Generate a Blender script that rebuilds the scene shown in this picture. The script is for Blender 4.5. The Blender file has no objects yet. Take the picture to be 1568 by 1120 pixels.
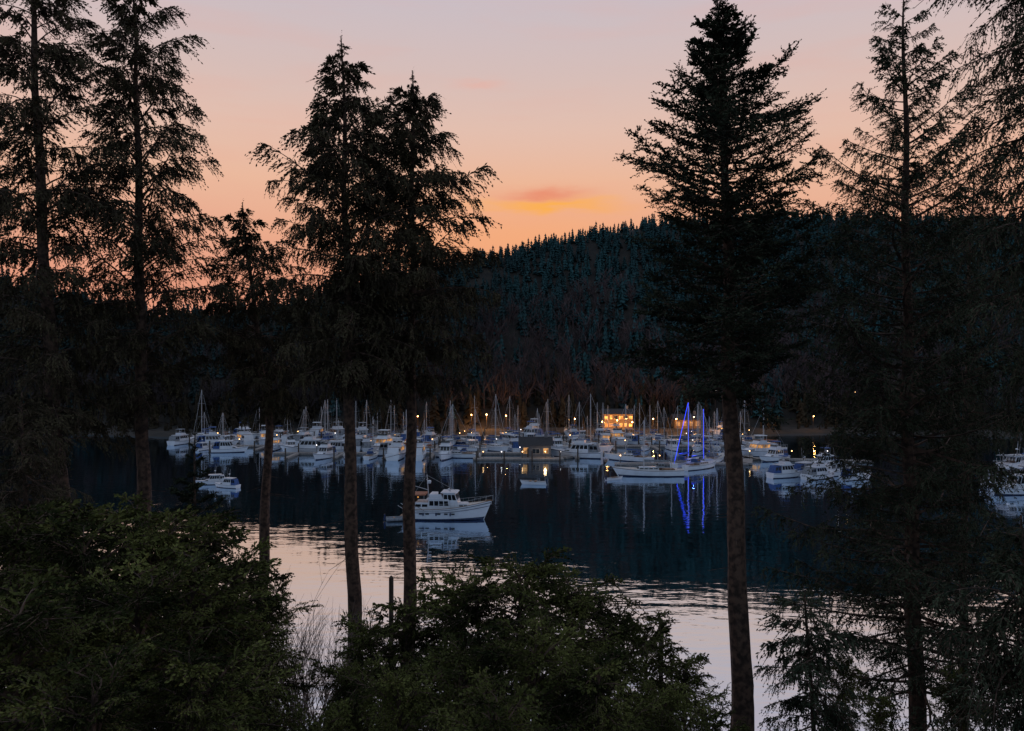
import bpy, math, random
import numpy as np
from mathutils import Vector
random.seed(7)
RNG=np.random.default_rng(11)
scene=bpy.context.scene
F=1231.0; H=20.6
def W(px,py,d): return ((px-784)/F*d, d, H-(py-560)/F*d)
# ------------------------------------------------------------------ materials
def new_mat(name): 
    m=bpy.data.materials.new(name); m.use_nodes=True
    return m,m.node_tree,m.node_tree.nodes['Principled BSDF']
def mat(name,col,rough=.6,metal=0,var=.15,scale=3,spec=.4,col2=None,emit=None,estr=0,bump=0,diffuse=False,evar=False):
    m,nt,b=new_mat(name)
    b.inputs['Roughness'].default_value=rough; b.inputs['Metallic'].default_value=metal
    b.inputs['Specular IOR Level'].default_value=spec
    g=nt.nodes.new('ShaderNodeNewGeometry'); n=nt.nodes.new('ShaderNodeTexNoise')
    n.inputs['Scale'].default_value=scale; n.inputs['Detail'].default_value=1 if diffuse else 2
    nt.links.new(g.outputs['Position'],n.inputs['Vector'])
    r=nt.nodes.new('ShaderNodeValToRGB')
    c2=col2 or tuple(c*(1-var*2) for c in col)
    r.color_ramp.elements[0].position=.38; r.color_ramp.elements[1].position=.62
    r.color_ramp.elements[0].color=(*c2,1); r.color_ramp.elements[1].color=(*col,1)
    nt.links.new(n.outputs['Fac'],r.inputs['Fac'])
    if diffuse:
        d=nt.nodes.new('ShaderNodeBsdfDiffuse'); nt.links.new(r.outputs['Color'],d.inputs['Color'])
        nt.nodes.remove(b); o=[q for q in nt.nodes if q.type=='OUTPUT_MATERIAL'][0]; nt.links.new(d.outputs[0],o.inputs['Surface']); return m
    nt.links.new(r.outputs['Color'],b.inputs['Base Color'])
    if emit:
        b.inputs['Emission Color'].default_value=(*emit,1); b.inputs['Emission Strength'].default_value=estr
        if evar:
            mr=nt.nodes.new('ShaderNodeMapRange'); mr.inputs['From Min'].default_value=.4; mr.inputs['From Max'].default_value=.6
            mr.inputs['To Min'].default_value=estr*.2; mr.inputs['To Max'].default_value=estr*1.3
            nt.links.new(n.outputs['Fac'],mr.inputs['Value']); nt.links.new(mr.outputs[0],b.inputs['Emission Strength'])
        try: m.cycles.emission_sampling='NONE'
        except Exception: pass
    if bump:
        bp=nt.nodes.new('ShaderNodeBump'); bp.inputs['Strength'].default_value=bump; bp.inputs['Distance'].default_value=.05
        nt.links.new(n.outputs['Fac'],bp.inputs['Height']); nt.links.new(bp.outputs['Normal'],b.inputs['Normal'])
    return m
M_white=mat('white_gelcoat',(.56,.59,.65),.3,var=.06,scale=.8,spec=.4)
M_cream=mat('cream_paint',(.42,.41,.39),.4,var=.05)
M_navy=mat('navy_paint',(.02,.035,.09),.25)
M_red=mat('antifouling_red',(.15,.03,.02),.5)
M_glass=mat('dark_glass',(.01,.013,.018),.06,var=.1,spec=.7)
M_wood=mat('teak',(.2,.11,.06),.6,var=.2,scale=6)
M_metal=mat('mast_aluminium',(.42,.43,.46),.4,metal=.2,var=.05)
M_blue=mat('blue_canvas',(.03,.08,.24),.8)
M_tan=mat('tan_canvas',(.3,.12,.07),.8)
M_grey=mat('grey_canvas',(.2,.22,.25),.8)
M_plank=mat('dock_planks',(.24,.22,.21),.8,var=.2,scale=4)
M_pile=mat('piling_wood',(.06,.045,.035),.9)
M_lit=mat('lit_window',(.5,.25,.08),.5,emit=(1,.42,.08),estr=1.7,scale=.8,evar=True)
M_litdim=mat('lit_window_dim',(.3,.18,.08),.5,emit=(1,.45,.12),estr=.45,scale=.9,evar=True)
M_bulb=mat('lamp_bulb',(.9,.8,.6),.5,emit=(1,.52,.18),estr=8)
M_bulbw=mat('lamp_bulb_cool',(.9,.9,.9),.5,emit=(.95,.85,.8),estr=4)
M_bled=mat('blue_light_string',(.05,.08,.9),.5,emit=(.02,.06,1),estr=1.8)
M_roof=mat('roof_shingle',(.03,.03,.035),.9)
M_wall=mat('painted_siding',(.12,.13,.15),.8,var=.1)
M_wallw=mat('warm_siding',(.25,.16,.09),.8,var=.1)
M_bark=mat('bark',(.11,.068,.05),.95,col2=(.03,.02,.016),scale=5,bump=.6)
def foliage(name,a,b,scale=1.2): return mat(name,a,.75,col2=b,scale=scale,diffuse=True)
M_fol_ced=foliage('cedar_foliage',(.085,.074,.044),(.032,.028,.02))
M_fol_fir=foliage('fir_foliage',(.05,.062,.04),(.018,.024,.018))
M_fol_spr=foliage('spruce_foliage',(.068,.082,.052),(.022,.03,.02))
M_fol_bush=foliage('young_cedar_foliage',(.118,.126,.04),(.019,.024,.010),.8)
M_twig=mat('bare_twig',(.22,.18,.16),.9,diffuse=True)
def forest_mat(name,left,right,dark):
    m,nt,b=new_mat(name); nt.nodes.remove(b); b=nt.nodes.new('ShaderNodeBsdfDiffuse'); o=[q for q in nt.nodes if q.type=='OUTPUT_MATERIAL'][0]; nt.links.new(b.outputs[0],o.inputs['Surface'])
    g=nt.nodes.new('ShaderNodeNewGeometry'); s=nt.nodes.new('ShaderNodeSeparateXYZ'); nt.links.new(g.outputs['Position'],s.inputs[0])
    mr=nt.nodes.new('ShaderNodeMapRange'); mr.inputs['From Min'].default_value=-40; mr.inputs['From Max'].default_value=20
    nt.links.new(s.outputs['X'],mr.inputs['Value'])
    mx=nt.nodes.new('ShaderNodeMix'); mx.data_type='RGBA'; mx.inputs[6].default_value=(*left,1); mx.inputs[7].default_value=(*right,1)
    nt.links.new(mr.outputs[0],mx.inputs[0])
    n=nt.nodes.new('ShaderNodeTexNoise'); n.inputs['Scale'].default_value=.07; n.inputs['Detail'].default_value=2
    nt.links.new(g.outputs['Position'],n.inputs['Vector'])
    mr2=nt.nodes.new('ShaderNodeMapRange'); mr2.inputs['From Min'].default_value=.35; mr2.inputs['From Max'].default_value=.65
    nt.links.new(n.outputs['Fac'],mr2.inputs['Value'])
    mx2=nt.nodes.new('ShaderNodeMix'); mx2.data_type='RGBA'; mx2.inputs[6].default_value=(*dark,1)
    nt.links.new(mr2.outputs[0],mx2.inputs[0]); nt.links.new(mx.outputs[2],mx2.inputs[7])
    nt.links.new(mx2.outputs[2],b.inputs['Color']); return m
M_forest=forest_mat('conifer_foliage_haze_tint',(.020,.024,.022),(.034,.092,.100),(.026,.052,.056))  # right side teal is atmospheric haze put into the albedo; left kept dark
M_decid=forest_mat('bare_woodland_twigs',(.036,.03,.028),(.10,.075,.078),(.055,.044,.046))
M_shore=forest_mat('shoreline_foliage',(.03,.025,.019),(.05,.042,.028),(.034,.028,.02))
M_ground=mat('forest_floor',(.022,.018,.014),.95,col2=(.010,.010,.009),scale=.3)

# ------------------------------------------------------------------ mesh helpers
def link(o): scene.collection.objects.link(o); return o
def np_mesh(name,V,Q,mids,mats,smooth=False):
    me=bpy.data.meshes.new(name)
    n=len(Q); me.vertices.add(len(V)); me.vertices.foreach_set('co',V.astype(np.float32).ravel())
    me.loops.add(n*4); me.loops.foreach_set('vertex_index',Q.astype(np.int32).ravel())
    me.polygons.add(n); me.polygons.foreach_set('loop_start',np.arange(n,dtype=np.int32)*4)
    try: me.polygons.foreach_set('loop_total',np.full(n,4,dtype=np.int32))
    except Exception: pass
    for m in mats: me.materials.append(m)
    me.polygons.foreach_set('material_index',np.asarray(mids,dtype=np.int32))
    if smooth: me.polygons.foreach_set('use_smooth',np.ones(n,dtype=bool))
    me.update(calc_edges=True); 
    return me
class MB:
    def __init__(s): s.v=[];s.f=[];s.m=[];s.mats=[]
    def mi(s,m):
        if m not in s.mats: s.mats.append(m)
        return s.mats.index(m)
    def add(s,vs,fs,m):
        o=len(s.v); s.v+= [tuple(v) for v in vs]; k=s.mi(m)
        for f in fs: s.f.append([i+o for i in f]); s.m.append(k)
    def tube(s,p0,p1,r0,r1,m,n=6):
        p0=Vector(p0);p1=Vector(p1);d=(p1-p0).normalized(); a=d.orthogonal().normalized(); b=d.cross(a)
        vs=[]
        for p,r in((p0,r0),(p1,r1)):
            for i in range(n):
                t=2*math.pi*i/n; vs.append(p+a*math.cos(t)*r+b*math.sin(t)*r)
        fs=[(i,(i+1)%n,n+(i+1)%n,n+i) for i in range(n)]+[tuple(range(n))[::-1],tuple(range(n,2*n))]
        s.add(vs,fs,m)
    def ball(s,c,r,m,n=8,sz=1):
        vs=[];fs=[];k=5
        for j in range(k+1):
            ph=math.pi*j/k
            for i in range(n):
                t=2*math.pi*i/n; vs.append((c[0]+r*math.sin(ph)*math.cos(t),c[1]+r*math.sin(ph)*math.sin(t),c[2]+r*sz*math.cos(ph)))
        for j in range(k):
            for i in range(n): fs.append((j*n+i,(j+1)*n+i,(j+1)*n+(i+1)%n,j*n+(i+1)%n))
        s.add(vs,fs,m)
    def cab(s,x0,x1,w,z0,z1,m,fs=0,bs=0,tp=0,win=0,wv=(.4,.85),wm=None,front=True,back=False,nf=3,y=0):
        a,b=w/2,w/2-tp
        B=[(x0,y-a,z0),(x1,y-a,z0),(x1,y+a,z0),(x0,y+a,z0)]; T=[(x0+bs,y-b,z1),(x1-fs,y-b,z1),(x1-fs,y+b,z1),(x0+bs,y+b,z1)]
        s.add(B+T,[(0,1,5,4),(1,2,6,5),(2,3,7,6),(3,0,4,7),(4,5,6,7),(3,2,1,0)],m)
        wm=wm or M_glass
        def panes(q,n,v0,v1,mg=.06):
            q=[Vector(p) for p in q]; nrm=(q[1]-q[0]).cross(q[3]-q[0]).normalized()*.015
            def P(u,v): return (q[0]*(1-u)+q[1]*u)*(1-v)+(q[3]*(1-u)+q[2]*u)*v+nrm
            for i in range(n):
                u0=(i+mg*1.3)/n*.94+.03; u1=(i+1-mg*1.3)/n*.94+.03
                s.add([P(u0,v0),P(u1,v0),P(u1,v1),P(u0,v1)],[(0,1,2,3)],wm)
        if win:
            panes([B[0],B[1],T[1],T[0]],win,*wv); panes([B[2],B[3],T[3],T[2]],win,*wv)
            if front: panes([B[1],B[2],T[2],T[1]],nf,*wv)
            if back: panes([B[3],B[0],T[0],T[3]],2,*wv)
    def hull(s,L,B,Hh,m=M_white,stripe=M_navy,bottom=M_red,deck=M_white,tr=.8,rise=.5,rake=.1,n=16,wl=.8):
        lv=[(-.3,.5),(.04,wl),(.16,wl+.04),(.55,.93),(.86,.985),(.93,1.0),(1.0,1.0)]
        ms=[bottom,bottom,m,m,stripe,m]
        V=[]
        for i in range(n+1):
            t=i/n
            b=B/2*(tr+(1-tr)*math.sin(min(t/.45,1)*math.pi/2)) if t<.45 else B/2*(1-((t-.45)/.55)**2.4)
            b=max(b,.03); zs=Hh*(1-.12*math.sin(math.pi*t)+rise*t**2.2)
            for sd in (-1,1):
                for f,k in lv:
                    kk=k-(1-k)*1.3*t**2 if f<1 else 1
                    kk=max(kk,.05)
                    x=(t-.5)*L+rake*L*max(f,0)*t**4-(.02*L*(1-max(f,0)) if i==n else 0)
                    V.append((x,sd*b*kk,zs*f if f>0 else -.3))
        c=len(lv); st=2*c; 
        o=len(s.v); s.v+=V
        def ad(f,mm): s.f.append([o+k for k in f]); s.m.append(s.mi(mm))
        for i in range(n):
            for j in range(c-1):
                a=i*st+j; ad((a,a+st,a+st+1,a+1),ms[j]); a+=c; ad((a+1,a+st+1,a+st,a),ms[j])
            a=i*st+c-1; ad((a,a+st,a+st+c,a+c),deck)
        ad(list(range(0,c))+[c+k for k in range(c-1,-1,-1)],m)
        e=n*st; ad([e+k for k in range(c-1,-1,-1)]+[e+c+k for k in range(c)],m)
        return lambda t: Hh*(1-.12*math.sin(math.pi*t)+rise*t**2.2)
    def rail(s,L,B,zf,t0,t1,h=.65,n=8):
        for sd in(-1,1):
            prev=None
            for i in range(n+1):
                t=t0+(t1-t0)*i/n
                b=B/2*(.8+.2*math.sin(min(t/.45,1)*math.pi/2)) if t<.45 else B/2*(1-((t-.45)/.55)**2.4)
                p=Vector(((t-.5)*L+.1*L*t**4,sd*(b-.08),zf(t))); q=p+Vector((0,0,h))
                s.tube(p,q,.02,.02,M_metal,4)
                if prev: s.tube(prev,q,.022,.022,M_metal,4)
                prev=q
    def mesh(s,name):
        me=bpy.data.meshes.new(name); me.from_pydata(s.v,[],s.f)
        for m in s.mats: me.materials.append(m)
        me.polygons.foreach_set('material_index',s.m); me.update(); return me
    def obj(s,name,loc=(0,0,0),rz=0):
        o=bpy.data.objects.new(name,s.mesh(name)); o.location=loc; o.rotation_euler[2]=rz; return link(o)
def place(name,me,loc,rz=0,sc=1):
    o=bpy.data.objects.new(name,me); o.location=loc; o.rotation_euler[2]=rz; o.scale=(sc,)*3; return link(o)

# ------------------------------------------------------------------ terrain
sky_px=[(-900,300),(-400,340),(0,412),(100,438),(200,464),(310,470),(400,452),(450,444),(520,424),(600,404),(700,388),(760,376),(870,352),(940,338),(1000,328),(1200,318),(1568,322),(2000,330),(2600,350)]
def cyd(p): return float(np.interp(p,[500,650,900,1100],[318,332,372,385]))
cx=[(p-784)/F*cyd(p) for p,_ in sky_px]; cz=[H+(560-y)/F*cyd(p)-5.5 for p,y in sky_px]; cyy=[cyd(p) for p,_ in sky_px]
def shore(x): return 238+5*np.sin(x/37.)+3*np.sin(x/13.)-np.clip(np.abs(x)-230,0,260)*.35
def nz(x,y): return np.sin(x*.045+np.sin(y*.03)*2)*np.cos(y*.038+1.3)+.5*np.sin(x*.11+y*.07)+.4*np.sin(y*.13-x*.05)
def terrain(x,y):
    x=np.asarray(x,float); y=np.asarray(y,float)
    hn=np.interp(y,[-60,-5,0,10,20,30,39,44,70],[19,17,14.5,11,7.5,4,.6,-1.5,-5])+.25*np.sin(x*.5)*np.cos(y*.4)
    sh=shore(x); u=(y-sh)
    hc=np.interp(x,cx,cz); CY=np.interp(x,cx,cyy)
    t=np.clip((u-14)/(CY-sh-14),0,1)
    zf=np.where(u<0,np.maximum(-5,u*.25),np.where(u<14,np.minimum(u*.3,1.2),1.2+(hc-1.2)*(t**1.0)))
    zf=zf+np.where(u>20,nz(x,y)*2.6*np.sin(np.pi*np.clip(t,0,1)),0)
    zf=np.where(y>CY,hc-np.clip((y-CY)*.12,0,hc*.6),zf)
    return np.where(y<90,hn,zf)
def grid(xs,ys,fn):
    X,Y=np.meshgrid(xs,ys); Z=fn(X,Y); V=np.stack([X,Y,Z],-1).reshape(-1,3)
    nx,ny=len(xs),len(ys); i=np.arange(nx-1); j=np.arange(ny-1); I,J=np.meshgrid(i,j); a=(J*nx+I).ravel()
    return V,np.stack([a,a+1,a+nx+1,a+nx],-1)
xs=np.concatenate([np.linspace(-4000,-520,12),np.arange(-500,500,6.),np.linspace(520,4000,12)])
ys=np.concatenate([np.linspace(-1500,-70,6),np.arange(-60,90,2.5),np.arange(90,480,4.),np.linspace(500,5000,16)])
V,Q=grid(xs,ys,terrain)
link(bpy.data.objects.new('ground',np_mesh('ground',V,Q,np.zeros(len(Q)),[M_ground],True)))
# water
mw,nt,b=new_mat('sea_water')
nt.nodes.remove(b); out=[n for n in nt.nodes if n.type=='OUTPUT_MATERIAL'][0]
gl=nt.nodes.new('ShaderNodeBsdfGlossy'); gl.inputs['Roughness'].default_value=.035; gl.inputs['Color'].default_value=(.72,.86,1.0,1)
df=nt.nodes.new('ShaderNodeBsdfDiffuse'); df.inputs['Color'].default_value=(.004,.016,.024,1)
mx=nt.nodes.new('ShaderNodeMixShader'); mx.inputs[0].default_value=.93
g=nt.nodes.new('ShaderNodeNewGeometry')
def wn(scale,sx,sy,detail=3,w=0):
    mp=nt.nodes.new('ShaderNodeMapping'); mp.inputs['Scale'].default_value=(sx,sy,1); mp.inputs['Rotation'].default_value=(0,0,.15+w); nt.links.new(g.outputs['Position'],mp.inputs['Vector'])
    n=nt.nodes.new('ShaderNodeTexNoise'); n.inputs['Scale'].default_value=scale; n.inputs['Detail'].default_value=detail; nt.links.new(mp.outputs[0],n.inputs['Vector']); return n
n1=wn(.55,.45,1.0,2); n2=wn(.06,.5,1.,2,.3); n3=wn(2.2,.6,1,2)
mul=nt.nodes.new('ShaderNodeMath'); mul.operation='MULTIPLY_ADD'; mul.inputs[1].default_value=.14
nt.links.new(n3.outputs['Fac'],mul.inputs[0]); nt.links.new(n1.outputs['Fac'],mul.inputs[2])
mod=nt.nodes.new('ShaderNodeMapRange'); mod.inputs['From Min'].default_value=.4; mod.inputs['From Max'].default_value=.62; mod.inputs['To Min'].default_value=.35; mod.inputs['To Max'].default_value=1.0
nt.links.new(n2.outputs['Fac'],mod.inputs['Value'])
mm=nt.nodes.new('ShaderNodeMath'); mm.operation='MULTIPLY'; nt.links.new(mul.outputs[0],mm.inputs[0]); nt.links.new(mod.outputs[0],mm.inputs[1])
bp=nt.nodes.new('ShaderNodeBump'); bp.inputs['Strength'].default_value=1; bp.inputs['Distance'].default_value=.05
nt.links.new(mm.outputs[0],bp.inputs['Height']); nt.links.new(bp.outputs['Normal'],gl.inputs['Normal'])
nt.links.new(df.outputs[0],mx.inputs[1]); nt.links.new(gl.outputs[0],mx.inputs[2]); nt.links.new(mx.outputs[0],out.inputs['Surface'])
V,Q=grid(np.linspace(-1500,1500,30),np.linspace(30,330,10),lambda x,y:x*0)
link(bpy.data.objects.new('water',np_mesh('water',V,Q,np.zeros(len(Q)),[mw])))

# ------------------------------------------------------------------ foliage generator
def unit(v): return v/np.maximum(np.linalg.norm(v,axis=-1,keepdims=True),1e-9)
def quads_strip(P0,P1,w0,w1,rng):
    d=unit(P1-P0); s=unit(np.cross(d,rng.normal(size=P0.shape)))
    V=np.stack([P0-s*w0,P0+s*w0,P1+s*w1,P1-s*w1],1); return V
def sprays(P,D,L,droop,n,ll,lw,rng,spread=.8):
    k=len(P); t=(np.arange(n)[None]+rng.random((k,n)))/n
    pos=P[:,None]+D[:,None]*(L[:,None]*t)[...,None]; pos[...,2]-=droop*L[:,None]*t**2
    tan=np.repeat(D[:,None],n,1).copy(); tan[...,2]-=2*droop*t; tan=unit(tan)
    ld=unit(tan+unit(rng.normal(size=tan.shape))*spread)
    wd=unit(np.cross(ld,rng.normal(size=ld.shape)))
    l=(ll*(1-.4*t)*rng.uniform(.6,1.2,(k,n)))[...,None]
    V=np.stack([pos,pos+ld*l*.5+wd*lw,pos+ld*l,pos+ld*l*.5-wd*lw],2).reshape(-1,4,3)
    e=P+D*L[:,None]; e[:,2]-=droop*L
    S=quads_strip(P,e,.008,.004,rng)
    return V,S
KINDS={
 'cedar':dict(a=.45,b=-.40,s0=.10,nt=20,twl=.27,th=52,droop=.7,sub=4,hang=1.5,nl=7,ll=.18,lw=.028,sl=.46,clump=.40,sp=.55),
 'fir':dict(a=.10,b=.16,s0=.12,nt=28,twl=.30,th=50,droop=.0,sub=3,hang=-.15,nl=8,ll=.13,lw=.028,sl=.32,clump=.15,sp=.7),
 'spruce':dict(a=.05,b=.18,s0=.12,nt=22,twl=.26,th=60,droop=.4,sub=3,hang=.7,nl=8,ll=.13,lw=.020,sl=.36,clump=.2,sp=.7),
 'hemlock':dict(a=.2,b=-.5,s0=.1,nt=20,twl=.28,th=55,droop=.8,sub=4,hang=1.1,nl=8,ll=.12,lw=.019,sl=.45,clump=.25,sp=.6),
 'bush':dict(a=.35,b=-.55,s0=.1,nt=20,twl=.40,th=50,droop=.5,sub=5,hang=.4,nl=7,ll=.095,lw=.019,sl=.28,clump=.1,sp=.55),
}
def branch(kind,L,rng):
    k=KINDS[kind]; a=k['a']*rng.uniform(.7,1.3); b=k['b']*rng.uniform(.7,1.3)
    wy=rng.normal()*.08
    ax=lambda s: np.stack([L*s,L*wy*np.sin(s*4),L*(a*s+b*s*s)],-1)
    s=np.linspace(0,1,8); A=ax(s)
    r=(.010+.010*L)*(1-s)+.005
    leaf=[];wood=[]
    for i in range(7):
        for q in range(3):
            t0=2*math.pi*q/3;t1=2*math.pi*(q+1)/3
            o=lambda rr,t:np.array([0,math.cos(t)*rr,math.sin(t)*rr])
            wood.append(np.stack([A[i]+o(r[i],t0),A[i]+o(r[i],t1),A[i+1]+o(r[i+1],t1),A[i+1]+o(r[i+1],t0)])[None])
    n=k['nt']; n=max(8,int(n*(L/3)**.6))
    si=k['s0']+(1-k['s0'])*(np.arange(n)+rng.random(n)*.8)/n
    keep=rng.random(n)>k['clump']*(1-si)*1.2; si=si[keep]; n=len(si)
    side=np.where(np.arange(n)%2==0,1,-1)*1.; th=np.radians(k['th']+rng.normal(size=n)*14)
    P=ax(si); D=unit(np.stack([np.cos(th),side*np.sin(th),rng.normal(size=n)*.25-k['hang']*.12],-1))
    prof=np.minimum(1,.35+1.3*(si-k['s0']))*(1.05-si)**.55
    TL=k['twl']*L*prof*rng.uniform(.5,1.3,n)+.08
    e=P+D*TL[:,None]; e[:,2]-=k['droop']*TL*.5
    wood.append(quads_strip(P,e,np.full((n,1),.012),np.full((n,1),.004),rng))
    m=k['sub']; tt=((np.arange(m)[None]+rng.random((n,m)))/m)
    SP=(P[:,None]+D[:,None]*(TL[:,None]*tt)[...,None]); SP[...,2]-=(k['droop']*.5*TL[:,None]*tt**2)
    SP=SP.reshape(-1,3)
    sd=np.where(np.tile(np.arange(m),n)%2==0,1,-1)
    Dr=np.repeat(D,m,0); per=np.stack([-Dr[:,1],Dr[:,0],0*Dr[:,0]],-1)*sd[:,None]
    SD=unit(Dr*.7+per*.6*max(.15,1-abs(k['hang'])*.5)+np.array([0,0,-k['hang']])*rng.uniform(.4,1.3,(len(Dr),1))+rng.normal(size=Dr.shape)*.18)
    SL=k['sl']*rng.uniform(.4,1.4,len(SP))*min(1,(L/2.2)**.5)
    v,w=sprays(SP,SD,SL,k['droop']*.5,k['nl'],k['ll'],k['lw'],rng,k['sp']); leaf.append(v); wood.append(w)
    v,w=sprays(P,D,TL,k['droop']*.5,k['nl'],k['ll'],k['lw'],rng,k['sp']); leaf.append(v)
    tip=ax(np.array([.8,.9])); v,w=sprays(tip,unit(np.stack([A[-1]-A[-2]]*2)),np.array([.2*L,.12*L]),k['droop']*.4,14,k['ll'],k['lw'],rng,k['sp']); leaf.append(v)
    return np.concatenate(leaf),np.concatenate(wood)
PROTO={}
def protos(kind):
    if kind not in PROTO:
        rng=np.random.default_rng(sum(map(ord,kind)))
        PROTO[kind]=[(L,branch(kind,L,rng)) for L in (.7,.7,1.4,1.4,1.4,2.4,2.4,2.4,3.6,3.6,3.6)]
    return PROTO[kind]
def rotm(pitch,az,roll):
    cp,sp=math.cos(pitch),math.sin(pitch); ca,sa=math.cos(az),math.sin(az); cr,sr=math.cos(roll),math.sin(roll)
    Rx=np.array([[1,0,0],[0,cr,-sr],[0,sr,cr]]); Ry=np.array([[cp,0,-sp],[0,1,0],[sp,0,cp]]); Rz=np.array([[ca,-sa,0],[sa,ca,0],[0,0,1]])
    return Rz@Ry@Rx
def trunk_quads(P,R,n=9,rng=RNG):
    ang=np.linspace(0,2*np.pi,n+1)
    jit=1+rng.normal(size=(len(P),n))*.05; jit=np.concatenate([jit,jit[:,:1]],1)
    ring=np.stack([np.stack([P[i,0]+np.cos(ang)*R[i]*jit[i],P[i,1]+np.sin(ang)*R[i]*jit[i],P[i,2]+ang*0],-1) for i in range(len(P))])
    return np.stack([ring[:-1,:-1],ring[:-1,1:],ring[1:,1:],ring[1:,:-1]],2).reshape(-1,4,3)
def tree_mesh(name,path,trunk_r,prof,kind,nbr,fol,rng,pitch=(35,-12),dead=14,lenvar=(.6,1.1),top_r=.02,pj=7,leader=True,upow=.95,lc=.6):
    path=np.array(path,float); zt=path[-1,2]; zb=path[0,2]
    zz=np.linspace(zb,zt,34); PX=np.interp(zz,path[:,2],path[:,0]); PY=np.interp(zz,path[:,2],path[:,1])
    wig=.05*np.sin(zz*.9+rng.random()*6); P=np.stack([PX+wig,PY,zz],-1)
    fr=(zz-zb)/(zt-zb); R=trunk_r*(1-fr)**.8+top_r; R[0]*=1.25
    wood=[trunk_quads(P,R,9,rng)]; leaf=[]
    pz=np.array([p[0] for p in prof][::-1]); pr=np.array([p[1] for p in prof][::-1])
    z0,z1=pz[0],pz[-1]
    pr_all=protos(kind); az=rng.random()*6
    for i in range(nbr):
        u=(i+rng.random()*.9)/nbr; z=z1-(z1-z0)*u**upow
        z=min(z,zt-.05); Rr=np.interp(z,pz,pr)*rng.uniform(*lenvar)
        if Rr<.15: Rr=.15
        az+=2.4+rng.normal()*.35
        best=sorted(range(len(pr_all)),key=lambda q:abs(math.log(pr_all[q][0]/Rr))+rng.random()*.3)[0]
        L,(lf,wd)=pr_all[best]; s=Rr/L
        f=(z1-z)/(z1-z0); pt=math.radians(pitch[0]*(1-f)**1.2+pitch[1]*f+rng.normal()*pj)
        s/=max(lc,math.cos(pt))
        M=rotm(pt,az,rng.normal()*.25)*s; o=np.array([np.interp(z,zz,P[:,0]),np.interp(z,zz,P[:,1]),z])
        leaf.append(lf@M.T+o); wood.append(wd@M.T+o)
    if leader:
        lf,wd=sprays(np.array([[P[-1,0],P[-1,1],zt-.9]]*3),unit(np.array([[0.05,0,1],[-.05,.05,1],[0,-.05,1.]])),np.array([1.1,.9,.7]),0,16,.12,.018,rng)
        leaf.append(lf)
    for i in range(dead):
        z=z0-rng.random()*(z0-zb)*.45; a=rng.random()*6.28; l=rng.uniform(.3,1.6); o=np.array([[np.interp(z,zz,P[:,0]),np.interp(z,zz,P[:,1]),z]])
        e=o+np.array([[math.cos(a)*l,math.sin(a)*l,-.2*l]]); wood.append(quads_strip(o,e,.018,.006,rng)); wood.append(quads_strip(o,e,.018,.006,rng))
    leaf=np.concatenate(leaf); wood=np.concatenate(wood)
    A=np.concatenate([leaf,wood]); V=A.reshape(-1,3); Q=np.arange(len(V)).reshape(-1,4)
    mids=np.concatenate([np.zeros(len(leaf)),np.ones(len(wood))])
    return np_mesh(name,V,Q,mids,[fol,M_bark])
def hero(name,d,path,prof,kind,nbr,fol,tr,seed,**kw):
    pts=[np.array(W(px,py,d)) for px,py in path]
    bx=pts[-1][0]; gz=float(terrain(bx,d))-.4
    if pts[-1][2]>gz: pts.append(np.array([bx,d,gz]))
    org=np.array([bx,d,gz]); P=np.array(pts[::-1])-org
    pf=[(W(0,y,d)[2]-gz, hw/F*d) for y,hw in prof]
    me=tree_mesh(name,P,tr,pf,kind,nbr,fol,np.random.default_rng(seed),**kw)
    return place(name,me,tuple(org))
CK=dict(pitch=(36,-4),pj=14,lenvar=(.45,1.08),upow=.9,lc=.8)
hero('cedar_tree',33,[(45,-150),(50,0),(62,300),(78,560),(95,780)],[(-140,10),(-60,60),(60,92),(200,112),(330,125),(450,135),(560,130),(680,80)],'cedar',170,M_fol_ced,.42,1,**CK)
hero('cedar_tree',36,[(200,-40),(208,60),(212,300),(216,560),(220,770)],[(-30,6),(30,50),(100,80),(200,112),(300,130),(420,130),(520,125),(630,80)],'cedar',175,M_fol_ced,.40,2,**CK)
hero('cedar_tree',34,[(524,55),(527,200),(530,400),(533,600),(543,975)],[(66,2),(100,18),(150,42),(200,72),(250,100),(330,128),(440,140),(540,130),(600,70)],'cedar',180,M_fol_ced,.36,3,**CK)
hero('cedar_tree',36,[(632,108),(632,250),(632,400),(630,560),(626,950)],[(118,2),(150,20),(195,48),(250,88),(310,116),(380,128),(480,132),(560,120),(600,70)],'cedar',170,M_fol_ced,.36,4,**CK)
hero('cedar_tree',40,[(372,310),(380,400),(395,520),(412,640),(404,860),(385,1120)],[(318,2),(345,18),(385,42),(430,75),(500,95),(580,85),(640,40)],'cedar',105,M_fol_ced,.36,5,**CK)
hero('fir_tree',28,[(1100,0),(1108,150),(1114,330),(1116,560),(1127,800),(1137,1100)],[(0,3),(40,26),(80,48),(130,78),(180,108),(250,150),(310,170),(400,155),(480,180),(560,150),(610,60)],'fir',185,M_fol_fir,.42,6,pitch=(28,-10),lenvar=(.6,1.06),pj=9)
hero('spruce_tree',30,[(1384,-5),(1386,200),(1388,400),(1392,700),(1405,1120)],[(0,4),(40,40),(110,60),(170,75),(230,105),(290,130),(360,160),(460,190),(600,205),(700,180),(780,180),(880,225),(1060,200)],'spruce',280,M_fol_spr,.33,7,pitch=(25,-12),lenvar=(.45,1.1),upow=.75)
hero('hemlock_tree',22,[(1590,-350),(1600,0),(1640,500),(1670,1100)],[(-350,5),(-150,90),(0,150),(150,165),(300,175),(450,185),(560,150),(640,60)],'hemlock',210,M_fol_spr,.3,8,lenvar=(.35,1.1),pj=12)
hero('fir_tree',40,[(-60,100),(-50,560),(-40,800)],[(100,5),(300,90),(500,150),(700,150),(800,100)],'fir',80,M_fol_fir,.35,9)
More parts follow.
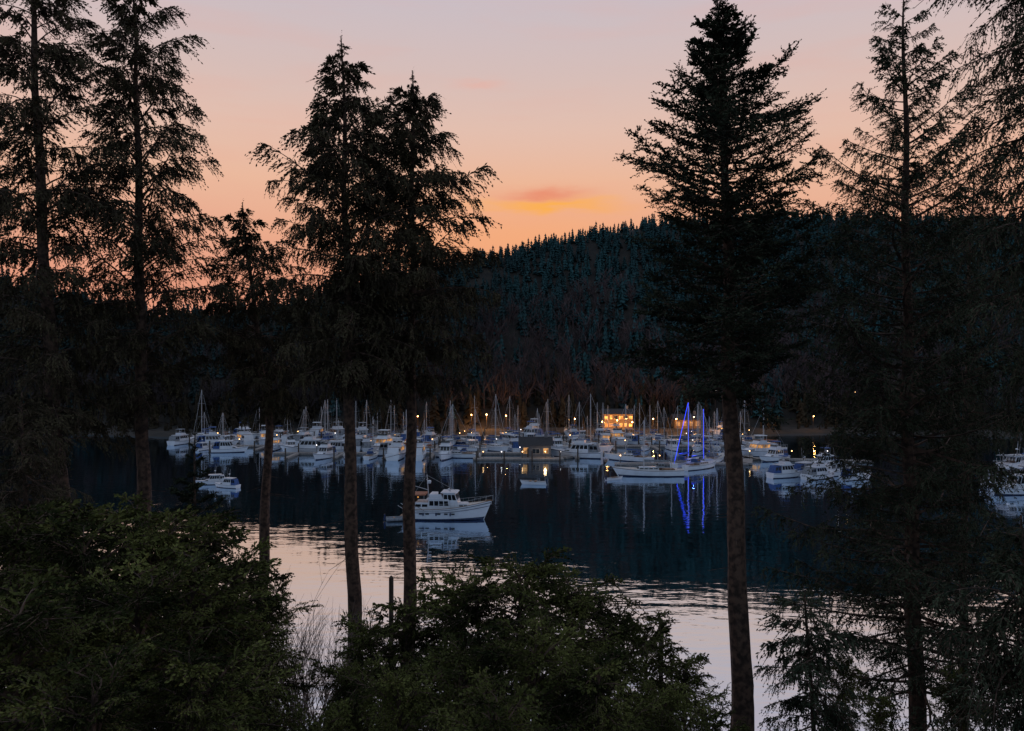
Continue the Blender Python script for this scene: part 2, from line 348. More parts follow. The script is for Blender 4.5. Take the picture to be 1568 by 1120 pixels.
hero('fir_tree',32,[(298,665),(300,760),(304,1000)],[(665,3),(690,12),(740,26),(800,50),(900,65),(1000,70)],'fir',50,M_fol_fir,.12,10,pitch=(20,-10),dead=0)
hero('hemlock_tree',38,[(1490,260),(1480,600),(1475,900)],[(260,5),(340,50),(450,90),(580,110),(680,70),(800,70),(880,60)],'hemlock',110,M_fol_spr,.22,12,lenvar=(.35,1.1),pj=12)
hero('hemlock_tree',17,[(1560,790),(1570,900),(1575,1120)],[(790,3),(840,45),(900,95),(1000,140),(1100,170)],'hemlock',75,M_fol_spr,.1,13,lenvar=(.35,1.1),pj=12,dead=0)
hero('hemlock_tree',26,[(35,600),(38,800),(40,1000)],[(600,3),(640,35),(700,75),(780,110),(900,130)],'hemlock',80,M_fol_ced,.15,14,lenvar=(.35,1.1),pj=12,dead=0)
hero('hemlock_tree',20,[(1235,905),(1240,1000),(1243,1120)],[(905,3),(940,30),(1000,60),(1060,80),(1120,95)],'hemlock',55,M_fol_spr,.08,15,lenvar=(.4,1.1),pj=12,dead=0)

bush=[]
for k in range(4):
    rng=np.random.default_rng(40+k); hgt=9.
    prof=[(hgt,.3),(hgt-.3,.8),(hgt-.8,1.2),(hgt-1.6,1.6),(hgt-3,2.1),(hgt-5,2.3),(3,2.2)]
    bush.append(tree_mesh('young_cedar',[(0,0,0),(.1,0,4),(0,.1,hgt)],.16,prof,'bush',85,M_fol_bush,rng,pitch=(40,-5),dead=0,lenvar=(.5,1.15),pj=14,leader=False))
bpos=[
(15,785,19,1.1),(75,765,23,.9),(130,800,18,1.0),(185,768,22,.85),(240,795,19,1.0),(320,788,22,.85),(368,845,22,.8),(290,850,17,1.1),(215,880,14,1.0),(110,900,14,1.1),(20,920,12,1.1),(290,995,12.5,.9),(150,1030,10.5,1),(345,915,19,.8),(405,885,25,.55),
(800,850,20,1.0),(735,878,20.5,.9),(870,873,19,.9),(680,890,21,.8),(625,912,21,.85),(570,940,22,.8),(930,915,20,.9),(990,945,21,.8),(1050,995,20,.75),(535,1005,18,.75),(700,975,15,.9),(820,960,15,1),(920,1000,14.5,.9),(610,1020,14,.85),(1010,1040,15,.8),(760,1060,12,.9),(510,1080,15,.75),(1085,1070,18,.6),
(1290,990,24,.5),(1350,1060,21,.5),(1470,1010,22,.55)]
for i,(px,py,d,s) in enumerate(bpos):
    x,y,z=W(px,py+22,d); gz=float(terrain(x,d))-.3
    o=place('young_cedar_tree',bush[i%4],(x,y,gz),i*1.7,1)
    sz=(z-gz)/9.; sx=s*1.0*max(.6,min(1.25,sz))
    o.scale=(sx,sx,sz)
def bare(name,loc,h,seed,n=5):
    r=random.Random(seed); mb=MB()
    def rec(p,d,l,rad,dep):
        q=p+d*l; mb.tube(p,q,rad,rad*.65,M_twig,3)
        if dep==0: return
        for _ in range(r.choice([2,3,3])):
            nd=(d+Vector((r.uniform(-1,1),r.uniform(-1,1),r.uniform(-.1,.6)))*.55).normalized(); rec(p+d*l*r.uniform(.55,1),nd,l*r.uniform(.6,.85),rad*.62,dep-1)
    for _ in range(n):
        rec(Vector((r.uniform(-.3,.3),r.uniform(-.3,.3),0)),Vector((r.uniform(-.4,.4),r.uniform(-.4,.4),1)).normalized(),h*.33,.05,5)
    return mb.obj(name,loc)
for i,(px,py,d) in enumerate([(470,840,27),(500,890,29),(440,920,26),(385,1000,28),(350,1040,28)]):
    x,y,z=W(px,py,d); gz=float(terrain(x,d))-.1; bare('bare_shrub',(x,y,gz),(z-gz)*.95,i,6)
for px,py,d in((599,885,44),(1012,950,46)):
    x,y,z=W(px,py,d); mb=MB(); mb.tube((0,0,-3),(0,0,z),.15,.13,M_pile,9); mb.tube((0,0,z),(0,0,z+.12),.14,.03,M_pile,9); mb.obj('wooden_piling',(x,y,0))

# ------------------------------------------------------------------ distant forest
def conifer_proto(rng,tiers=6,m=5):
    o=[]
    for k in range(tiers):
        z=.06+.9*k/tiers; r=.22*(1-z)+.03
        for j in range(m):
            a=6.283*(j+rng.random()*.7)/m+k; rr=r*rng.uniform(.65,1.25); zt=z-.03-.05*rng.random()
            c,s=math.cos(a),math.sin(a); pm=np.array([c*rr*.5,s*rr*.5,z+.04]); pw=np.array([-s,c,0])*rr*.5
            o.append([[0,0,z+.15],pm+pw,[c*rr,s*rr,zt],pm-pw])
    o.append([[-.01,0,.8],[.01,0,.8],[.004,0,1.02],[-.004,0,1.02]])
    return np.array(o,float)
def decid_proto(rng):
    o=[]
    def st(p,q,w0,w1):
        d=unit(q-p); s=unit(np.cross(d,rng.normal(size=3))); o.append([p-s*w0,p+s*w0,q+s*w1,q-s*w1])
    st(np.zeros(3),np.array([0,0,.55]),.018,.012)
    for i in range(10):
        z=.2+.4*rng.random(); a=rng.random()*6.28; e=np.array([math.cos(a)*.2,math.sin(a)*.2,rng.uniform(.2,.42)])*rng.uniform(.7,1.1); p=np.array([0,0,z]); st(p,p+e,.010,.004)
        for j in range(4):
            q=p+e*rng.uniform(.3,1); e2=(e*.5+rng.normal(size=3)*.07); e2[2]=abs(e2[2]); st(q,q+e2,.008,.004)
    return np.array(o,float)
def scatter(name,pts,hs,protos_,m):
    rng=np.random.default_rng(3); out=[]; idx=rng.integers(0,len(protos_),len(pts))
    for k,pr in enumerate(protos_):
        sel=np.where(idx==k)[0]; a=rng.random(len(sel))*6.28; c,s=np.cos(a),np.sin(a); h=hs[sel]; w=h*rng.uniform(.8,1.4,len(sel))
        X=pr[None,...,0]; Y=pr[None,...,1]; Z=pr[None,...,2]
        sh=(slice(None),None,None)
        out.append(np.stack([(X*c[sh]-Y*s[sh])*w[sh]+pts[sel,0][sh],(X*s[sh]+Y*c[sh])*w[sh]+pts[sel,1][sh],Z*h[sh]+pts[sel,2][sh]],-1).reshape(-1,4,3))
    A=np.concatenate(out); V=A.reshape(-1,3); Q=np.arange(len(V)).reshape(-1,4)
    return link(bpy.data.objects.new(name,np_mesh(name,V,Q,np.zeros(len(Q)),[m])))
rng=np.random.default_rng(5)
N=13000
x=rng.uniform(-330,340,N); y=rng.uniform(232,405,N); u=y-shore(x); CYX=np.interp(x,cx,cyy)
ok=(u>18)&(np.abs(x/y)<.85)&(y<CYX+12); t=(u-18)/(CYX-shore(x))
pdec=np.clip(.85-t*1.9,0.0,.75)+.25*nz(x*1.3,y)*(t<.5)
isdec=rng.random(N)<pdec
z=terrain(x,y)-.3; P=np.stack([x,y,z],-1)
hh=rng.uniform(3.6,6.8,N)*np.where(rng.random(N)<.08,1.25,1)+np.clip(1-t,0,1)*2.5
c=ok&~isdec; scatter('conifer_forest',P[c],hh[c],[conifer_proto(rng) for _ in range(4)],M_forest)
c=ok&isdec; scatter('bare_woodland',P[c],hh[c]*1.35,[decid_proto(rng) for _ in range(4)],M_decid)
n2_=900; x=rng.uniform(-240,240,n2_); y=shore(x)+rng.uniform(3.5,30,n2_)
P=np.stack([x,y,terrain(x,y)-.3],-1)
clear=np.zeros(n2_,bool)
for px_ in(945,1050): clear|=(np.abs(x-(px_-784)/F*248)<6.5)&(y<250)
for px_ in(745,722,775,880,1000): clear|=(np.abs(x-(px_-784)/F*246)<3)&(y<247)
hs=rng.uniform(3,10,n2_); hs=np.where(y-shore(x)<12,hs*.45,hs)
scatter('shoreline_trees',P[~clear],hs[~clear],[conifer_proto(rng,9,6) for _ in range(3)],M_shore)

# ------------------------------------------------------------------ boats
def sailboat(L,canvas,stripe,hullm=M_white,mastk=1.2,ketch=False,blue=False):
    mb=MB(); B=L*.3; zf=mb.hull(L,B,L*.105,hullm,stripe,M_navy,M_cream,tr=.62,rise=.35,rake=.09)
    d=zf(.5); mb.cab(-L*.12,L*.22,B*.58,d-.05,d+.5,M_white,fs=.7,bs=.1,tp=.12,win=4,wv=(.35,.75))
    mb.cab(-L*.36,-L*.14,B*.55,d+.0,d+.16,M_wood)
    mb.cab(-L*.2,-L*.08,B*.62,d+.45,d+1.15,canvas,fs=.5,bs=.0,tp=.2,win=2)
    mh=L*mastk; mx_=L*.1
    mb.tube((mx_,0,d),(mx_,0,mh),.095,.07,M_metal,6)
    mb.tube((mx_,0,d+1.5),(-L*.3,0,d+1.45),.07,.07,M_metal,6); mb.tube((mx_-.1,0,d+1.68),(-L*.28,0,d+1.6),.21,.12,canvas,7)
    for hz in(.45,.72): mb.tube((mx_,-B*.3,mh*hz),(mx_,B*.3,mh*hz),.025,.025,M_metal,4)
    r=.012; top=(mx_,0,mh-.1)
    mb.tube((L*.53,0,zf(1)),top,.03,.03,M_metal,4); 
    if blue==1: mb.tube((-L*.48,0,zf(0)),top,.05,.05,M_bled,4)
    else: mb.tube((-L*.48,0,zf(0)),top,r,r,M_metal,4)
    for sd in(-1,1): mb.tube((mx_,sd*B*.47,d),(mx_,sd*B*.3,mh*.72),r,r,M_metal,4); mb.tube((mx_,sd*B*.3,mh*.72),top,r,r,M_metal,4)
    if blue:
        mb.tube((mx_+.16,0,d+1),(mx_+.12,0,mh),.07,.07,M_bled,4)
        mb.tube((mx_-.1,0,d+1.75),(-L*.28,0,d+1.75),.05,.05,M_bled,4)
    if ketch:
        m2=-L*.32; mb.tube((m2,0,d),(m2,0,mh*.72),.07,.05,M_metal,6); mb.tube((m2,0,d+1.4),(-L*.52,0,d+1.4),.12,.1,canvas,6); mb.tube((m2,0,mh*.7),(-L*.5,0,d),r,r,M_metal,4)
    mb.rail(L,B,zf,.0,1.0,.6,9)
    return mb.mesh('sailboat')
def cruiser(L,canvas,stripe,fly=True,lit=False):
    mb=MB(); B=L*.34; zf=mb.hull(L,B,L*.13,M_white,stripe,M_navy,M_white,tr=.9,rise=.42,rake=.12)
    d=zf(.5)
    mb.cab(-L*.05,L*.33,B*.62,d-.05,d+.55,M_white,fs=1.2,tp=.2,win=2,wv=(.3,.7),front=False)
    wm=M_litdim if lit else M_glass
    mb.cab(-L*.25,L*.16,B*.78,d-.05,d+1.75,M_white,fs=.95,bs=.1,tp=.15,win=4,wv=(.42,.88),wm=wm,back=True)
    mb.cab(-L*.32,L*.13,B*.84,d+1.752,d+1.86,M_white,fs=.2)
    if fly:
        mb.cab(-L*.16,L*.06,B*.66,d+1.862,d+2.5,M_white,fs=.5,tp=.08); mb.cab(L*.01,L*.03,B*.6,d+2.5,d+2.85,M_glass,fs=.15)
        for sx in(-L*.15,L*.0):
            for sd in(-1,1): mb.tube((sx,sd*B*.3,d+2.4),(sx,sd*B*.28,d+3.7),.03,.03,M_metal,4)
        mb.cab(-L*.17,L*.02,B*.64,d+3.7,d+3.82,canvas,fs=.1,bs=.1,tp=.1)
    mb.cab(-L*.46,-L*.26,B*.74,d+.0,d+1.6,canvas,bs=.5,tp=.1,win=2,wv=(.4,.85),front=False)
    mb.tube((-L*.1,0,d+1.8),(-L*.14,0,d+4.3),.05,.03,M_metal,5); mb.ball((-L*.1,0,d+2.9),.28,M_white,8,.5)
    mb.tube((-L*.05,B*.25,d+1.8),(-L*.12,B*.25,d+4.8),.02,.015,M_metal,4)
    mb.rail(L,B,zf,.5,1.0,.65,6)
    return mb.mesh('motor_cruiser')
SB=[sailboat(10,M_blue,M_navy),sailboat(11,M_grey,M_navy,mastk=1.15),sailboat(9,M_tan,M_red,mastk=1.15),sailboat(12,M_blue,M_white,mastk=1.2),sailboat(10,M_blue,M_white,M_navy)]
CR=[cruiser(9.5,M_blue,M_navy),cruiser(11,M_grey,M_navy),cruiser(8,M_white,M_blue,False),cruiser(12,M_white,M_navy,True,True),cruiser(7.5,M_blue,M_navy,False)]
dock=MB()
def plank(x0,y0,x1,y1,w=2.2):
    a=Vector((x0,y0,0));b_=Vector((x1,y1,0)); d=(b_-a).normalized(); s=Vector((-d.y,d.x,0))*w/2
    vs=[a-s,b_-s,b_+s,a+s]; dock.add([v+Vector((0,0,.08)) for v in vs]+[v+Vector((0,0,.5)) for v in vs],[(4,5,6,7),(0,1,5,4),(1,2,6,5),(2,3,7,6),(3,0,4,7)],M_plank)
def X(px,d): return (px-784)/F*d
R=random.Random(5)
lamps=[]
rows=[(186,440,905,.50),(203,330,1120,.72),(219,300,1150,.8),(231,420,1150,.4)]
for ri,(yd,p0,p1,dens) in enumerate(rows):
    x0,x1=X(p0,yd),X(p1,yd); plank(x0-3,yd,x1+3,yd)
    xx=x0; fi=0
    while xx<x1:
        for sd in(-1,1):
            if sd==-1 and ri==0 and X(700,yd)<xx<X(880,yd): continue
            if R.random()<dens:
                if R.random()<.42: me=R.choice(SB); L=10.5;nm='sailboat'
                else: me=R.choice(CR); L=9.5;nm='motor_cruiser'
                ang=sd*math.pi/2+R.choice([0,math.pi])+R.uniform(-.35,.35)
                if R.random()<.28: ang+=R.uniform(.5,1.1)
                place(nm,me,(xx+R.uniform(-.6,.6),yd+sd*7.4+R.uniform(-.8,.8),0),ang,R.uniform(.68,.98))
        if fi%2==0:
            plank(xx+2.6,yd-1.1,xx+2.6,yd-10.5,.9); plank(xx+2.6,yd+1.1,xx+2.6,yd+10.5,.9)
            for yy in(-10.8,0,10.8): dock.tube((xx+2.6,yd+yy+.0,-2),(xx+2.6,yd+yy,2.6),.17,.16,M_pile,7)
        if fi%3==1: lamps.append((xx+1,yd,1.2+.6*R.random()))
        xx+=5.2+R.uniform(-.4,.8); fi+=1
plank(X(725,176),175,X(862,176),175,3.2); plank(X(862,176),177,X(905,186),186,2)
plank(X(940,168),166,X(1140,168),166,2.0); plank(X(1130,172),176,X(1330,172),170,2.2); plank(X(1140,168),166,X(1150,231),231,2)
plank(X(1520,146),146,X(1640,146),143,2.2)
for xx in np.arange(X(730,175),X(860,175),6): dock.tube((xx,173.2,-2),(xx,173.2,2.2),.16,.15,M_pile,7)
dock.obj('marina_dock')
def B(me,nm,px,py,ang,sc=1):
    d=H*F/(py-560); place(nm,me,(X(px,d),d,0),math.radians(ang),sc)
ket=sailboat(12.2,M_grey,M_wood,M_white,.85,True); B(ket,'sailboat',996,729,178)
blu=sailboat(10,M_blue,M_navy,M_white,1.3,blue=1); blu2=sailboat(9.5,M_blue,M_navy,M_white,1.25,blue=2)
B(blu,'sailboat',1050,714,50); B(blu2,'sailboat',1072,718,40); B(blu2,'sailboat',1086,706,75,.8)
B(CR[0],'motor_cruiser',330,684,15);B(CR[4],'motor_cruiser',350,693,8);B(CR[1],'motor_cruiser',470,694,175);B(CR[2],'motor_cruiser',510,694,185)
B(CR[2],'motor_cruiser',325,742,200,.6);B(CR[4],'motor_cruiser',348,747,160,.6);B(CR[1],'motor_cruiser',612,697,8,.95);B(SB[0],'sailboat',700,701,170)
B(CR[1],'motor_cruiser',884,701,165);B(CR[3],'motor_cruiser',1160,699,200,.9);B(CR[0],'motor_cruiser',1185,706,215,.85);B(SB[1],'sailboat',1096,707,60,.9)
B(CR[0],'motor_cruiser',1205,731,20,.8);B(CR[4],'motor_cruiser',1235,728,35,.9);B(CR[1],'motor_cruiser',1255,733,30,.7);B(CR[2],'motor_cruiser',1285,728,28,.9);B(CR[4],'motor_cruiser',1310,735,20,.8)
B(CR[0],'motor_cruiser',1260,716,200,.8);B(SB[3],'sailboat',965,706,150,.85);B(SB[2],'sailboat',1175,690,150,1)
B(CR[1],'motor_cruiser',1545,743,25,1);B(CR[0],'motor_cruiser',1580,738,20,1);B(CR[2],'motor_cruiser',1552,722,200,1.1);B(CR[4],'motor_cruiser',1556,757,190,1.1)
def skiff(L):
    mb=MB(); zf=mb.hull(L,L*.4,.55,M_white,M_grey,M_white,M_grey,tr=.85,rise=.35)
    mb.cab(-L*.1,-L*.02,L*.34,.5,.62,M_wood); mb.cab(L*.12,L*.2,L*.28,.52,.64,M_wood); mb.cab(-L*.56,-L*.49,.35,.2,1.0,M_navy,fs=.05,bs=.1); return mb.mesh('skiff')
sk=skiff(4.2); B(sk,'skiff',818,742,170); B(sk,'skiff',940,735,30,.8)

def trawler():
    mb=MB(); L=12.6;Bm=4.2; zf=mb.hull(L,Bm,1.75,M_white,M_grey,M_navy,M_cream,tr=.86,rise=.62,rake=.09,n=22)
    for sd in(-1,1):
        for i in range(20):
            def p(t,f=1.0,o=0):
                b=Bm/2*(.86+.14*math.sin(min(t/.45,1)*math.pi/2)) if t<.45 else Bm/2*(1-((t-.45)/.55)**2.4)
                return ((t-.5)*L+.09*L*f*t**4,sd*(max(b,.03)+o),zf(t)*f)
            t0,t1=i/20,(i+1)/20
            mb.tube(p(t0,1.02),p(t1,1.02),.045,.045,M_wood,5)
            mb.tube(p(t0,.72,-.01),p(t1,.72,-.01),.035,.035,M_navy,5)
    d=1.7
    for x in(-3.4,-2.4,-.6,.5,1.6):
        for sd in(-1,1):
            mb.cab(x-.28,x+.28,.03,.95,1.17,M_glass,y=sd*(Bm/2*(.985)-.02))
    mb.cab(-5.6,-2.3,3.2,d-.1,d+.95,M_white,bs=.15,tp=.15,win=3,wv=(.4,.75),back=True,front=False)
    mb.cab(-2.3,1.1,3.3,d-.1,d+1.45,M_white,fs=.25,bs=.0,tp=.12,win=4,wv=(.4,.84))
    mb.cab(-.1,2.5,2.9,d+.2,d+2.35,M_white,fs=.75,bs=.1,tp=.18,win=3,wv=(.52,.88))
    mb.cab(-.4,2.15,3.1,d+2.352,d+2.46,M_white,fs=.25)
    mb.cab(-2.6,-.1,3.35,d+1.452,d+1.54,M_white)
    mb.cab(2.3,4.3,2.3,d+.1,d+.75,M_white,fs=.8,tp=.2,win=2,wv=(.35,.7),front=False)
    mb.cab(-2.2,-.05,2.8,d+1.542,d+2.15,M_white,fs=.3,tp=.05); mb.cab(-.8,-.3,2.4,d+2.15,d+2.55,M_glass,fs=.4)
    for x in(-5.3,-3.0):
        for sd in(-1,1): mb.tube((x,sd*1.45,d+.9),(x,sd*1.4,d+2.0),.03,.03,M_metal,5)
    mb.cab(-5.5,-2.8,3.1,d+2.0,d+2.14,M_tan,fs=.1,bs=.15,tp=.12)
    mb.cab(-5.45,-4.4,3.25,d+.5,d+.95,M_tan,tp=.05)
    mb.tube((-2.5,0,d+1.4),(-2.8,0,d+4.9),.09,.06,M_metal,7); mb.tube((-2.6,0,d+2.6),(-5.2,0,d+3.3),.06,.05,M_metal,6)
    mb.cab(-2.75,-2.2,.5,d+3.6,d+3.72,M_white); mb.ball((-2.45,0,d+3.9),.36,M_white,10,.5)
    mb.tube((-2.75,-.8,d+4.2),(-2.75,.8,d+4.2),.035,.035,M_metal,5)
    mb.tube((-2.8,0,d+4.8),(-5.9,0,d+.6),.018,.018,M_metal,4); mb.tube((-2.8,0,d+4.8),(2.0,0,d+2.4),.018,.018,M_metal,4)
    for sd in(-1,1): mb.tube((1.0,sd*.9,d+2.4),(.6,sd*.9,d+4.4),.02,.012,M_metal,4)
    mb.ball((.6,.5,d+2.65),.22,M_white,8,.7); mb.tube((.9,-.4,d+2.4),(.9,-.4,d+2.8),.07,.1,M_metal,6)
    mb.rail(L,Bm,zf,.44,1.0,.75,9)
    for sd in(-1,1): mb.tube((-6.2,sd*1.0,1.5),(-7.2,sd*1.0,2.1),.05,.04,M_metal,5)
    mb.cab(-7.1,-6.25,3.0,.28,.4,M_wood)
    mb.cab(6.3,7.5,.4,zf(1)-.08,zf(1)+.05,M_wood); mb.tube((7.3,0,zf(1)-.05),(7.35,0,zf(1)-.6),.05,.04,M_metal,5)
    for x in(-3,-1,1.2): mb.ball((x,-Bm/2-.12,1.05),.14,M_navy,8,2)
    mb.ball((-4.0,-1.2,d+1.7),.13,M_lit,8)
    return mb
trawler().obj('trawler_yacht',(X(681,108),108,0),math.radians(-4)).scale=(.86,.9,.9)
ib=MB(); 
for sd in(-1,1): ib.tube((-1.3,sd*.55,.3),(.8,sd*.55,.32),.2,.2,M_grey,9); ib.tube((.8,sd*.55,.32),(1.4,0,.42),.2,.17,M_grey,9)
ib.cab(-1.2,.9,1.0,.12,.22,M_grey); ib.cab(-.4,-.1,1.0,.4,.47,M_wood); ib.cab(-1.65,-1.35,.3,.1,.95,M_navy,bs=.1,fs=.05)
ib.obj('inflatable_dinghy',(X(607,107),106.6,0),.2)

# ------------------------------------------------------------------ buildings & lamps
def house(name,px,py,d,w,dp,h,rise,wallm,winm,rows_=1,n=4,rz=0,z=None,seed=0):
    mb=MB(); x,y,zz=W(px,py,d); r_=random.Random(seed+px)
    if z is None: z=float(terrain(x,d-dp/2))-.1
    mb.cab(-w/2,w/2,dp,0,h,wallm)
    mb.add([(-w/2-.5,-dp/2-.6,h-.1),(w/2+.5,-dp/2-.6,h-.1),(w/2+.5,0,h+rise),(-w/2-.5,0,h+rise),(-w/2-.5,dp/2+.6,h-.1),(w/2+.5,dp/2+.6,h-.1)],[(0,1,2,3),(3,2,5,4),(0,3,4),(1,5,2)],M_roof)
    for r in range(rows_):
        fh=h/rows_
        for i in range(n):
            cx_=-w/2+w*(i+.5)/n; ww=w/n*r_.uniform(.2,.36); z0=r*fh+fh*.3; z1=r*fh+fh*r_.uniform(.65,.8)
            wm=M_glass if r_.random()<.3 else winm
            mb.cab(cx_-ww-.08,cx_+ww+.08,.06,z0-.08,z1+.08,M_cream,y=-dp/2-.0)
            mb.cab(cx_-ww,cx_+ww,.06,z0,z1,wm,y=-dp/2-.03); mb.cab(cx_-.03,cx_+.03,.08,z0,z1,M_cream,y=-dp/2-.045)
    mb.cab(w*.3,w*.3+.7,.7,h,h+rise+1,M_wall)
    mb.cab(-w/2,w/2,1.6,-.2,.12,M_plank,y=-dp/2-.85)
    return mb.obj(name,(x,y,z),rz)
def plight(name,loc,e,col=(1,.42,.10),r=.25):
    l=bpy.data.lights.new(name,'POINT'); l.energy=e; l.color=col; l.shadow_soft_size=r; o=bpy.data.objects.new(name,l); o.location=loc; link(o); return o
house('boathouse_office',820,690,179,6.6,5,2.6,1.7,M_wall,M_litdim,1,3,.0,z=.5)
house('waterfront_restaurant',945,645,251,9,6,4.6,1.4,M_wallw,M_lit,2,6)
house('waterfront_house',1050,650,252,8,6,2.8,1.5,M_wallw,M_litdim,1,4)
for px,d,z,e in((945,244,4,1500),(922,243,4,1300),(968,242,4,1300),(1035,243,4,1300),(1062,244,4,900),(745,245,4.6,2400),(775,246,4.2,900),(880,245,4,1100),(722,246,4.5,1200),(1000,244,4,1000),(640,246,4,400),(1175,246,4,500),(1245,247,4,350)):
    x=X(px,d); gz=float(terrain(x,d)); zz=gz+z
    o=plight('shore_light',(x,d,zz),e)
    mb=MB(); mb.tube((0,0,0),(0,0,z-.35),.08,.05,M_pile,6); mb.tube((0,0,z-.35),(0,0,z-.2),.16,.16,M_metal,8); mb.ball((0,-.45,z-.1),.17,M_bulb,8); mb.tube((0,0,z-.25),(0,-.45,z-.25),.03,.03,M_pile,4)
    s=mb.obj('street_lamp',(x,d,gz)); o.parent=s; o.location=(0,-.9,z-.1)
for px,py,d in((1283,540,300),(1296,551,295),(1308,605,265),(1095,598,262),(1088,587,268)):
    x,y,z=W(px,py,d); gz=float(terrain(x,d)); mb=MB(); hz=max(3.5,z-gz)
    mb.tube((0,0,0),(0,0,hz),.1,.07,M_pile,6); mb.tube((0,0,hz),(0,-1,hz+.2),.05,.05,M_pile,5); mb.ball((0,-1,hz+.05),.17,M_bulbw if px%2 else M_bulb,8,.6)
    mb.obj('street_lamp',(x,d,gz))
for i,(x,y,h) in enumerate(lamps+[(X(p,174.5),174.3,1.5) for p in(740,768,800,835,858)]+[(X(p,166),166,1.6) for p in(950,1010,1120)]+[(X(p,172),173,1.8) for p in(1150,1215,1270)]):
    mb=MB(); mb.tube((0,0,.4),(0,0,h+.3),.05,.04,M_pile,5); mb.ball((0,0,h+.42),.11,M_bulb if i%3 else M_bulbw,8); mb.obj('dock_lamp',(x,y,0))
plight('dock_glow',(X(835,174),173.5,2.2),90,(1,.6,.3)); plight('blue_glow',(X(1062,163),163,3.2),150,(.05,.12,1),.1); plight('dock_glow',(X(930,190),190,3),150)

# ------------------------------------------------------------------ sky
w=bpy.data.worlds.new('World'); scene.world=w; w.use_nodes=True; nt=w.node_tree; N_=nt.nodes; Lk=nt.links
bg=N_['Background']
tc=N_.new('ShaderNodeTexCoord'); sp=N_.new('ShaderNodeSeparateXYZ'); Lk.new(tc.outputs['Generated'],sp.inputs[0])
def m(op,a,b=None,c=None,clamp=False):
    n=N_.new('ShaderNodeMath'); n.operation=op; n.use_clamp=clamp
    for i,v in enumerate((a,b,c)):
        if v is None: continue
        if isinstance(v,(int,float)): n.inputs[i].default_value=v
        else: Lk.new(v,n.inputs[i])
    return n.outputs[0]
def lin(c): return tuple(((v/255)/12.92 if v/255<=.04045 else ((v/255+.055)/1.055)**2.4) for v in c)
ramp=N_.new('ShaderNodeValToRGB'); cr=ramp.color_ramp
stops=[(0,(228,148,120)),(.10,(234,159,131)),(.16,(238,174,144)),(.22,(239,188,160)),(.28,(231,194,178)),(.34,(218,193,188)),(.41,(206,193,199)),(.48,(208,207,220)),(.62,(203,212,232)),(1,(165,185,215))]
cr.elements[0].position=0; cr.elements[0].color=(*lin(stops[0][1]),1); cr.elements[1].position=1; cr.elements[1].color=(*lin(stops[-1][1]),1)
for p,c in stops[1:-1]:
    e=cr.elements.new(p); e.color=(*lin(c),1)
Lk.new(sp.outputs['Z'],ramp.inputs['Fac'])
back=N_.new('ShaderNodeMapRange'); back.interpolation_type='SMOOTHSTEP'; back.inputs['From Min'].default_value=-.6; back.inputs['From Max'].default_value=.5
Lk.new(sp.outputs['Y'],back.inputs['Value'])
def mixc(f,a,b,bt='MIX'):
    n=N_.new('ShaderNodeMix'); n.data_type='RGBA'; n.blend_type=bt
    for i,v in ((0,f),(6,a),(7,b)):
        if isinstance(v,(int,float)): n.inputs[i].default_value=v
        elif isinstance(v,tuple): n.inputs[i].default_value=(*v,1)
        else: Lk.new(v,n.inputs[i])
    return n.outputs[2]
base=mixc(back.outputs[0],(.28,.36,.47),ramp.outputs['Color'])
yy=m('MAXIMUM',sp.outputs['Y'],.05); ax_=m('DIVIDE',sp.outputs['X'],yy); el=m('DIVIDE',sp.outputs['Z'],yy)
def gauss(cx_,sx,cz_,sz,dist=None):
    e=el if dist is None else m('ADD',el,dist)
    a=m('POWER',m('ABSOLUTE',m('DIVIDE',m('SUBTRACT',ax_,cx_),sx)),2); b=m('POWER',m('ABSOLUTE',m('DIVIDE',m('SUBTRACT',e,cz_),sz)),2)
    return m('MULTIPLY',m('EXPONENT',m('MULTIPLY',m('ADD',a,b),-1)),m('GREATER_THAN',sp.outputs['Y'],.1))
base=mixc(m('MULTIPLY',gauss(.02,.20,.15,.07),.5),base,lin((255,172,106)))
mp=N_.new('ShaderNodeMapping'); mp.inputs['Scale'].default_value=(2.2,2.2,16); Lk.new(tc.outputs['Generated'],mp.inputs['Vector'])
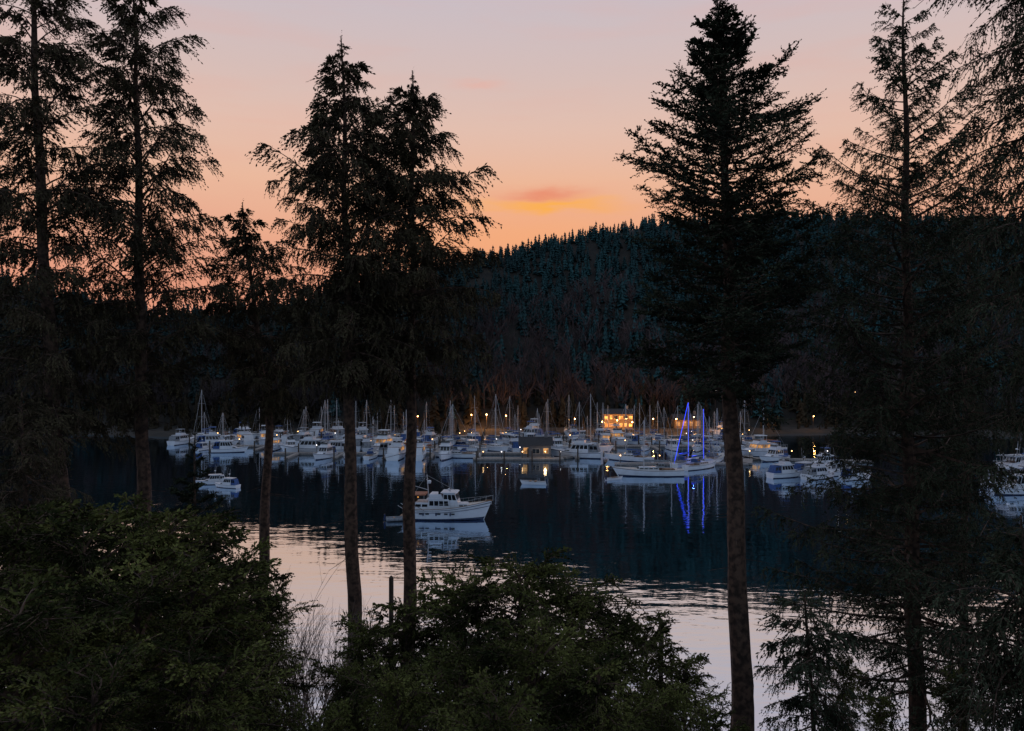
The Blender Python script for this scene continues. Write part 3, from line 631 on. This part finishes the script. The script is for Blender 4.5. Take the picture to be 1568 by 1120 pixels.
cn=N_.new('ShaderNodeTexNoise'); cn.inputs['Scale'].default_value=2.2; cn.inputs['Detail'].default_value=3; Lk.new(mp.outputs[0],cn.inputs['Vector'])
cf=N_.new('ShaderNodeMapRange'); cf.inputs['From Min'].default_value=.5; cf.inputs['From Max'].default_value=.75; Lk.new(cn.outputs['Fac'],cf.inputs['Value'])
base=mixc(m('MULTIPLY',cf.outputs[0],.16),base,lin((238,165,145)))
mp2=N_.new('ShaderNodeMapping'); mp2.inputs['Scale'].default_value=(9,9,40); Lk.new(tc.outputs['Generated'],mp2.inputs['Vector'])
c2=N_.new('ShaderNodeTexNoise'); c2.inputs['Scale'].default_value=2; c2.inputs['Detail'].default_value=4; Lk.new(mp2.outputs[0],c2.inputs['Vector'])
ds=m('MULTIPLY',m('SUBTRACT',c2.outputs['Fac'],.5),.03)
base=mixc(m('MULTIPLY',gauss(.04,.05,.212,.009,ds),.8),base,lin((236,138,108)))
base=mixc(m('MULTIPLY',gauss(.048,.075,.199,.0065,ds),1.0),base,lin((255,178,84)))
base=mixc(m('MULTIPLY',gauss(-.04,.03,.35,.006,ds),.35),base,lin((244,170,150)))
skyt=N_.new('ShaderNodeTexSky'); skyt.sky_type='NISHITA'; skyt.sun_disc=False; skyt.sun_elevation=math.radians(.5); skyt.sun_rotation=math.radians(0)
sk_=mixc(1.0,skyt.outputs[0],(.04,.05,.06),'MULTIPLY')
add=mixc(.1,base,sk_,'ADD')
Lk.new(add,bg.inputs['Color']); bg.inputs['Strength'].default_value=.95
sl=bpy.data.lights.new('sun','SUN'); sl.energy=.05; sl.angle=math.radians(.5); sl.color=(1,.7,.5); so=link(bpy.data.objects.new('sun',sl)); so.rotation_euler=(math.radians(-89.5),0,0)
cam=bpy.data.cameras.new('camera'); cam.lens=F/1568*36; cam.sensor_width=36; cam.clip_end=8000; cam.clip_start=.3
co=link(bpy.data.objects.new('camera',cam)); co.location=(0,0,H); co.rotation_euler=(math.radians(90),0,0); scene.camera=co
scene.view_settings.view_transform='Standard'; scene.view_settings.look='None'; scene.view_settings.exposure=0
